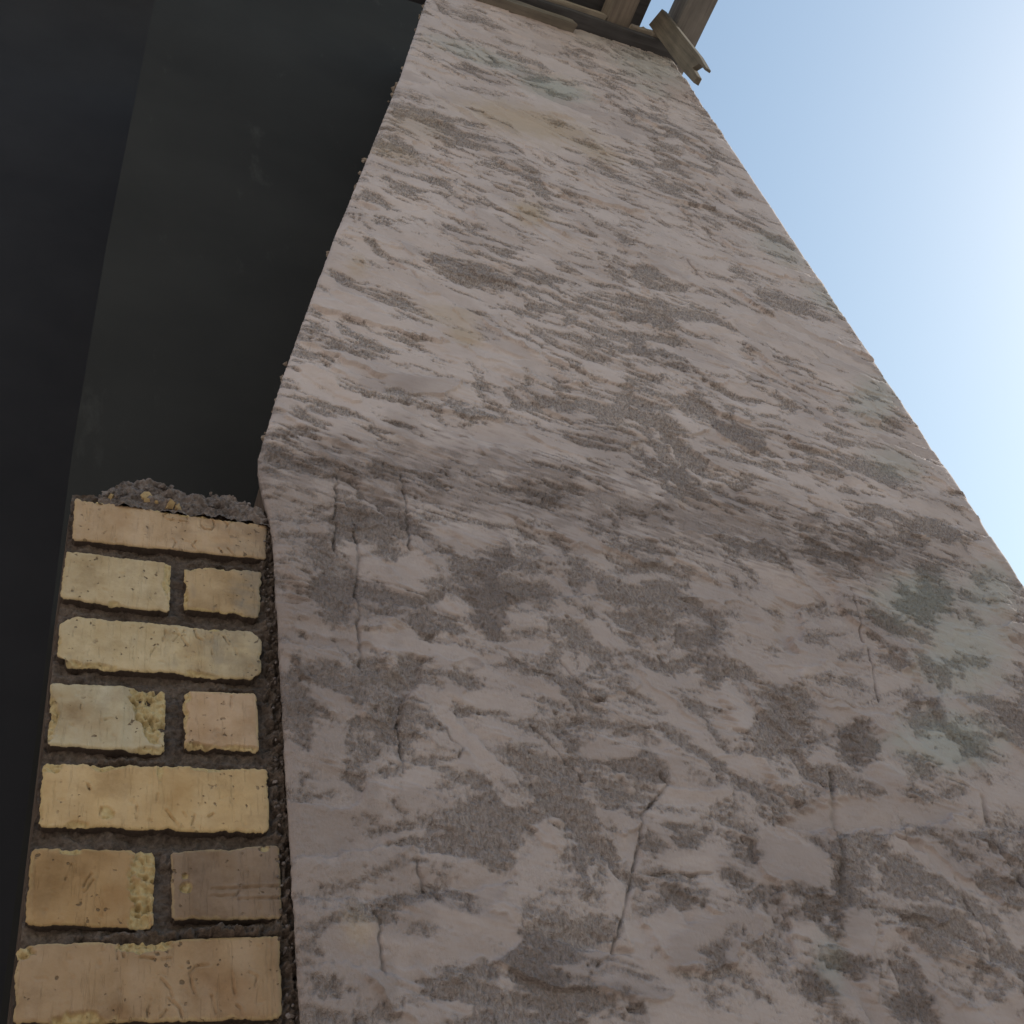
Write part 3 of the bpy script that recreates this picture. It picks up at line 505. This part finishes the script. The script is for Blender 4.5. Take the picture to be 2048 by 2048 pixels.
jamb_x0, jamb_x1 = 0.013, 0.292
def make_brick(i, d):
    q = np.array(d['q'], float); q += np.array([(-1, 1), (1, 1), (1, -1), (-1, -1)]) * 0.0012
    Lx = abs(q[1, 0] - q[0, 0]); Lz = abs(q[0, 1] - q[3, 1])
    nu, nv = max(40, int(Lx / 0.0012)), max(30, int(Lz / 0.0012))
    u, v = np.meshgrid(np.linspace(0, 1, nu), np.linspace(0, 1, nv))
    sx, sz = u * Lx, v * Lz; o = i * 7.31
    # rounded ragged outline: pull the rim vertices inward
    e = min(0.0016 * d['rag'] + 0.0005, 0.003)
    rl = e * (0.5 + 2.2 * fbm(sz * 31 + o, sx * 0 + 1 + o, 5, 120, 0.68)); rr = e * (0.5 + 2.2 * fbm(sz * 31 + o, sx * 0 + 9 + o, 5, 126, 0.68))
    rt = e * (0.5 + 2.2 * fbm(sx * 27 + o, sz * 0 + 3 + o, 5, 132, 0.68)); rb = e * (0.5 + 2.4 * fbm(sx * 27 + o, sz * 0 + 5 + o, 5, 138, 0.68))
    rnd = d.get('rnd', 0.004)
    cv = lambda s, L: np.clip(1 - np.minimum(s, L - s) / rnd, 0, 1)
    cx_, cz_ = cv(sx, Lx), cv(sz, Lz)
    corner = rnd * 0.55 * cx_ ** 1.5 * cz_ ** 1.5
    uu = u + (np.clip(rl, 0, .01) + corner) / Lx * (1 - u) ** 6 - (np.clip(rr, 0, .01) + corner) / Lx * u ** 6
    vv = v + (np.clip(rt, 0, .01) + corner) / Lz * (1 - v) ** 4 - (np.clip(rb, 0, .01) + corner) / Lz * v ** 4
    P = ((1 - uu) * (1 - vv))[..., None] * q[0] + (uu * (1 - vv))[..., None] * q[1] + (uu * vv)[..., None] * q[2] + ((1 - uu) * vv)[..., None] * q[3]
    # depth: arris rounding, chips, pits, stamped strokes
    de = np.minimum(np.minimum(sx, Lx - sx), np.minimum(sz, Lz - sz))
    y = 0.0022 * np.exp(-de / 0.0016) + 0.0007 * fbm(sx * 30 + o, sz * 30, 3, 140) + 0.00025 * fbm(sx * 200 + o, sz * 200, 2, 150)
    y += 0.0012 * np.clip(fbm(sx * 75 + o, sz * 75, 2, 155) - 0.42, 0, 1) * 4
    chip = np.clip(sstep(0.0035, 0.0010, de + 0.003 * fbm(sx * 90 + o, sz * 90, 2, 160)), 0, 1) * 0.55 * d['rag']
    for (a, c, ru, rv, dep) in d['chips']:
        r = np.sqrt(((u - a) / ru) ** 2 + ((v - c) / rv) ** 2) + 0.5 * fbm(sx * 55 + o, sz * 55 + o, 3, 165)
        m = sstep(1.0, 0.75, r)
        y += m * min(dep, 0.0075) * (0.7 + 0.9 * fbm(sx * 120, sz * 120 + o, 3, 170))
        chip = np.maximum(chip, m * 0.72)
    for s in d['seams']:
        y += 0.0009 * np.exp(-((sx - s * Lx - 0.002 * pn(sz * 20, sz * 0 + o, 175)) / 0.0011) ** 2)
    if 'bulge' in d:
        y -= 0.0022 * np.exp(-((u - d['bulge']) / .045) ** 2) - 0.0012 * np.exp(-((u - d['bulge'] - .10) / .05) ** 2)
    if d.get('streaks'):
        y += 0.0009 * np.clip(fbm(sx * 260, sz * 18, 2, 180), 0, 1) * sstep(.35, .6, u)
    if d.get('grooves'):
        y += 0.0004 * np.clip(pn(sx * 260, sz * 9, 185), 0, 1)
    for mk in d['marks']:
        pts = [(a * Lx, c * Lz) for a, c in mk]
        dd, sd = polyline_dist(sx + 0.0012 * pn(sx * 150, sz * 150 + o, 186), sz, pts)
        y += 0.0032 * np.exp(-(dd / 0.0010) ** 2) * np.clip(0.75 + 1.4 * pn(sx * 90 + o, sz * 90, 187), 0, 1.2) - 0.0009 * np.exp(-((dd - .0026) / 0.0013) ** 2) * (sd > 0)
    smear = d['smear'] * (sstep(0.55, 1.0, u + 0.35 * fbm(sx * 25 + o, sz * 70, 3, 190)) + 0.5 * sstep(.25, .55, fbm(sx * 40, sz * 14 + o, 3, 195)))
    smear = np.clip(smear * 1.3, 0, 1)
    Yv = BY + y
    XX = P[..., 0]; ZZ = P[..., 1] + EYE
    # carry the rim back into the joint so each brick is a solid block
    pad = lambda a: np.pad(a, 2, mode='edge')
    Xp, Yp, Zp, ch, sm = pad(XX), pad(Yv), pad(ZZ), pad(chip), pad(smear)
    sd = np.zeros_like(Xp)  # mask of the flanks that carry the painted joint shade
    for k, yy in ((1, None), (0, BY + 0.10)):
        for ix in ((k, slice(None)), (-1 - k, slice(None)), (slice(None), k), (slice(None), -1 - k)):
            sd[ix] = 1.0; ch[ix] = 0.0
    edge = np.ones_like(Xp, bool); edge[1:-1, 1:-1] = False
    ring = np.ones_like(Xp, bool); ring[2:-2, 2:-2] = False
    Yp[ring] += 0.0012
    Yp[edge] = BY + 0.10
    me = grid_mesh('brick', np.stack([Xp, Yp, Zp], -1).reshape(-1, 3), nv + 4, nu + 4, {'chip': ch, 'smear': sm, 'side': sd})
    me.polygons.foreach_set('use_smooth', np.ones(len(me.polygons), bool))
    me.flip_normals()
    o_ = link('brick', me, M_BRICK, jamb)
    o_.color = d['c'] + (1.0,)
    return o_

# jamb body: recessed joint mortar with a crumbly strip against the plaster rim
nx, nz = 190, 560
jz = np.linspace(0.26, 1.150, nz); jx = np.linspace(jamb_x0, jamb_x1, nx)
JX, JZ = np.meshgrid(jx, jz)
JX = JX + 0.004 * fbm(JZ * 25, JX * 0 + 2, 3, 200) * (JX < 0.03)
JY = BY + 0.014 + 0.007 * fbm(JX * 40, JZ * 60, 5, 205, 0.62)
strip = sstep(0.258, 0.272, JX + 0.008 * fbm(JX * 30, JZ * 30, 2, 212))
JY -= strip * (0.007 + 0.016 * fbm(JX * 95, JZ * 95, 4, 215, 0.6))
for (cx, cz, a, c, h) in ((.17, .516, .11, .006, .014), (.22, .519, .05, .006, .013), (.105, .722, .055, .004, .011), (.22, .83, .035, .004, .010), (.15, .60, .012, .012, .008), (.23, .722, .03, .004, .006), (.225, 1.038, .03, .004, .007)):
    JY -= h * np.exp(-((JX - cx) / a) ** 4 - ((JZ - cz) / c) ** 2) * (0.8 + 1.0 * fbm(JX * 130, JZ * 130, 2, 220))
JY = np.maximum(JY, 0.004)
top = sstep(1.10, 1.150, JZ)
jamb = link('brick_jamb', grid_mesh('brick_jamb', np.stack([JX, JY, JZ + EYE], -1).reshape(-1, 3), nz, nx), M_JOINT, wall)
jamb['label'] = 'unplastered brick jamb with recessed dark mortar joints and a crumbled top'
box = box_mesh('jamb_backing', (0.012, 0.055, 0.0), (0.278, 0.262, EYE + 1.135), 0, M_CORE, wall)
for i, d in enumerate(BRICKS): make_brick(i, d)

# ---------------------------------------------------------------- loose crumbled mortar on the jamb and along the raking rim
def lumps(name, spots, mat, parent, seed):
    r = np.random.default_rng(seed); V = []; F = []
    bm = bmesh.new(); bmesh.ops.create_icosphere(bm, subdivisions=1, radius=1.0)
    base = np.array([v.co[:] for v in bm.verts]); fac = np.array([[v.index for v in f.verts] for f in bm.faces]); bm.free()
    n = 0
    for (x, y, z, s) in spots:
        k = r.uniform(0, 50)
        d = 1 + 0.9 * fbm(base[:, 0] * 1.4 + k, base[:, 1] * 1.4 + base[:, 2] * 1.1 + k, 3, 230)
        sc = s * r.uniform(.6, 1.35, 3)
        p = base * d[:, None] * sc
        a = r.uniform(0, 6.28); c_, s_ = math.cos(a), math.sin(a)
        p = np.stack([p[:, 0] * c_ - p[:, 2] * s_, p[:, 1], p[:, 0] * s_ + p[:, 2] * c_], 1)
        V.append(p + [x, y, z + EYE]); F.append(fac + n); n += len(base)
    me = bpy.data.meshes.new(name); me.from_pydata(np.concatenate(V).tolist(), [], np.concatenate(F).tolist()); me.update()
    return link(name, me, mat, parent)
r = np.random.default_rng(3); spots = []
def heap_top(x):
    return np.interp(x, [.03, .055, .08, .12, .15, .165, .18, .20, .23, .25, .265, .28], [1.135, 1.15, 1.182, 1.188, 1.183, 1.172, 1.16, 1.176, 1.172, 1.160, 1.150, 1.13])
hu, hv = np.meshgrid(np.linspace(0, 1, 210), np.linspace(0, 1, 70))
hx = .046 + hu * .234; lo_ = np.where(hx < .25, 1.122, 1.122 - (hx - .25) * .35)
tp = heap_top(hx) + 0.006 * fbm(hx * 90, hx * 0, 3, 250) + 0.003
hz = lo_ + (tp - lo_) * hv
def cells(x, z, sc, seed):
    """distance to the nearest of scattered points: rounded lumps with sharp clefts"""
    x = x * sc; z = z * sc; best = np.full(x.shape, 9.0); xi = np.floor(x); zi = np.floor(z)
    rg = np.random.default_rng(seed).uniform(0, 1, (64, 64, 2))
    for dx in (-1, 0, 1):
        for dz in (-1, 0, 1):
            p = rg[(xi + dx).astype(int) % 64, (zi + dz).astype(int) % 64]
            best = np.minimum(best, np.hypot(xi + dx + p[..., 0] - x, zi + dz + p[..., 1] - z))
    return best
wq = 0.003 * fbm(hx * 70, hz * 70, 2, 255)
hy = BY + 0.004 + (hz - 1.12) * 0.16 - 0.014 * (0.9 - cells(hx + wq, (hz - wq) * 1.6, 42, 1)) - 0.006 * (0.9 - cells(hx - wq, hz + wq, 170, 2)) + 0.010 * fbm(hx * 28, hz * 40, 3, 260) + 0.004
hy[-1] += 0.04
heap = link('mortar_heap', grid_mesh('mortar_heap', np.stack([hx, hy, hz + EYE], -1).reshape(-1, 3), 70, 210, smooth=False), M_RUBBLE, wall)
heap['label'] = 'crumbled dark grey mortar heaped on the topmost brick'
for k in range(60):
    x = r.uniform(.05, .274); f = r.uniform(0, 1) ** .6
    z = 1.122 + (heap_top(x) - 1.120) * f
    spots.append((x, BY - 0.002 + 0.16 * (z - 1.12) + r.uniform(-.005, .006), z, .0012 + .006 * r.uniform(0, 1) ** 3))
for k in range(110):   # crumbs in the strip between the bricks and the plaster
    z = r.uniform(.33, 1.13); spots.append((r.normal(.2745, .004), BY + 0.001 + r.uniform(-.003, .006), z, r.uniform(.0010, .0030)))
rub = lumps('mortar_rubble', spots, M_RUBBLE, wall, 8); tag(rub, 'loose mortar grains on the jamb', kind='stuff')
spots = []
for k in range(70):
    z = 1.24 + 2.2 * r.uniform(0, 1) ** .9
    if pn(np.array([z * 5.0]), np.array([.5]), 240)[0] < -0.05: continue
    s = r.uniform(.0010, .0032) * (1 + .25 * z)
    spots.append((float(rim(np.array([z]))[0]) + r.normal(-.0005, .002), 0.013 + r.uniform(-.004, .008), z, s))
for (x, z) in ((.500, 2.17), (.508, 2.155), (.516, 2.14), (.53, 2.30), (.536, 2.31), (.655, 2.74), (.665, 2.76), (.648, 2.70)):
    spots.append((x + .008, 0.012, z, .006))
cr = lumps('mortar_crumbs', spots, mat_mortar('rim_crumbs', (0.12, 0.085, 0.07), (0.42, 0.36, 0.32), 120), wall, 9); tag(cr, 'mortar crumbs clinging to the raking plaster rim', kind='stuff')
# broken brick ends caught in the rubble
for (x, z, s) in ((.108, 1.150, .009), (.112, 1.143, .006), (.140, 1.136, .008), (.152, 1.134, .008), (.122, 1.140, .004), (.062, 1.139, .005), (.20, 1.130, .004)):
    f = lumps('brick_fragment', [(x, BY + .001, z, s)], M_BRICK, wall, int(x * 1000)); f.color = (.46, .36, .19, 1)

# ---------------------------------------------------------------- the dark panel behind the opening
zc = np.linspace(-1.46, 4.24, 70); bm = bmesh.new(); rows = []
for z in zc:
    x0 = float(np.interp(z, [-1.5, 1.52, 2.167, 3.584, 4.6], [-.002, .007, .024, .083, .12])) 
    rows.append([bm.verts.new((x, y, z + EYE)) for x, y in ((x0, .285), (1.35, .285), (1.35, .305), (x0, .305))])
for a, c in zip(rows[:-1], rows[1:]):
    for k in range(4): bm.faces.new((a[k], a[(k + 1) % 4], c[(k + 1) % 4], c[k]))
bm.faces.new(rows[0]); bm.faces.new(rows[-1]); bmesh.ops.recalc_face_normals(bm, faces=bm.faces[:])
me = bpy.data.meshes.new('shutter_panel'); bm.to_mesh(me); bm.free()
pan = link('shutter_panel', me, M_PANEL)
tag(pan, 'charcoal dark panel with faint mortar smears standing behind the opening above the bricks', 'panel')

# ---------------------------------------------------------------- roof timbers along the wall top
W_GREY = dict(c0=(.085, .078, .07), c1=(.22, .20, .175))
def timber(name, lo, hi, mat, label, rotz=0.0, seed=0, bend=0.0, twist=None):
    """a sawn board: subdivided, slightly wavy, with softened arrises and uneven ends"""
    ctr = [(lo[k] + hi[k]) / 2 for k in range(3)]; ctr[2] += EYE
    dim = [hi[k] - lo[k] for k in range(3)]
    bm = bmesh.new(); bmesh.ops.create_cube(bm, size=1.0)
    ax = max(range(3), key=lambda k: dim[k])
    ed = [e for e in bm.edges if abs((e.verts[0].co - e.verts[1].co)[ax]) > .5]
    bmesh.ops.subdivide_edges(bm, edges=ed, cuts=14)
    for v in bm.verts: v.co = Vector([v.co[k] * dim[k] for k in range(3)])
    rr = random.Random(seed)
    ph = [rr.uniform(0, 6) for _ in range(3)]
    for v in bm.verts:
        s = v.co[ax]
        for k in range(3):
            if k != ax: v.co[k] += 0.0022 * math.sin(s * (7 + 3 * k) + ph[k]) + bend * (s / dim[ax]) ** 2 + rr.uniform(-.0008, .0008)
        if abs(abs(s) - dim[ax] / 2) < 1e-4: v.co[ax] += rr.uniform(-.006, .006)
    bmesh.ops.bevel(bm, geom=[e for e in bm.edges if e.is_manifold and e.calc_face_angle(0) > .8], offset=.0022, segments=2, affect='EDGES')
    me = bpy.data.meshes.new(name); bm.to_mesh(me); bm.free()
    o = link(name, me, mat); o.location = ctr
    if twist: o.rotation_euler = twist
    tag(o, label, 'board')
    return o
wx_ = mat_wood('weathered_wood_x', (.10, .092, .082), (.25, .225, .195), 0)
wd_ = mat_wood('dark_board_x', (.05, .05, .056), (.11, .11, .12), 0)
wy_ = mat_wood('joist_wood_y', (.15, .13, .115), (.30, .26, .225), 1)
wf_ = mat_wood('joist_wood_grey_y', (.13, .125, .125), (.25, .24, .235), 1)
wz_ = mat_wood('sawn_wood_z', (.085, .078, .07), (.22, .195, .165), 2)
timber('wall_batten', (1.02, -0.030, 3.553), (1.385, 0.002, 3.592), wx_, 'short grey batten fixed under the long wall plate, ending mid wall top', seed=1)
timber('wall_plate', (1.04, -0.046, 3.606), (1.812, 0.10, 3.634), wd_, 'long dark wall plate board running along the top of the plastered wall', seed=2)
wl_ = mat_wood('pale_lath_x', (.22, .20, .175), (.42, .375, .32), 0)
timber('roof_lath', (1.06, -0.056, 3.637), (1.508, -0.020, 3.662), wl_, 'thin pale lath lying on the wall plate left of the brown joist', seed=11)
timber('roof_lath', (1.608, -0.054, 3.637), (1.756, -0.022, 3.660), wl_, 'short pale lath lying on the wall plate between the two joists', seed=12)
timber('roof_joist', (1.515, -1.3, 3.636), (1.600, 0.30, 3.716), wy_, 'brown joist jutting out over the wall top left of the corner', seed=3)['category'] = 'joist'
timber('roof_joist', (1.765, -1.3, 3.640), (1.868, 0.30, 3.745), wf_, 'grey joist jutting out at the corner beside the sky', seed=4)['category'] = 'joist'
timber('deck_board', (1.16, -0.36, 3.748), (1.690, 0.03, 3.772), wd_, 'wide dark board lying across the top of the joists', seed=5)
# the split hanger board at the corner
bm = bmesh.new()
prof = [(-.034, .205), (.034, .195), (.036, -.150), (.030, -.225), (.022, -.228), (.020, -.180), (-.004, -.165), (-.008, -.212), (-.030, -.220), (-.036, -.120)]
def ringv(x): return [bm.verts.new((x + random.uniform(-.0006, .0006), -y, z)) for y, z in prof]
a, c = ringv(-.012), ringv(.012); n_ = len(prof)
for k in range(n_): bm.faces.new((a[k], a[(k + 1) % n_], c[(k + 1) % n_], c[k]))
bm.faces.new(a); bm.faces.new(c[::-1]); bmesh.ops.recalc_face_normals(bm, faces=bm.faces[:])
bmesh.ops.bevel(bm, geom=[e for e in bm.edges if e.calc_face_angle(0) > .5], offset=.0015, segments=1, affect='EDGES')
me = bpy.data.meshes.new('hanger_board'); bm.to_mesh(me); bm.free()
hb = link('hanger_board', me, wz_); hb.location = (1.722, -.086, 3.484 + EYE); hb.rotation_euler = (0.0, -0.085, math.radians(14))
tag(hb, 'upright board with a split notched end nailed at the wall corner', 'board')
for o in scene.objects:
    if o.name.startswith('roof_joist'): o['group'] = 'joists jutting out over the wall top'
    if o.name.startswith('roof_lath'): o['group'] = 'pale laths on the wall plate'
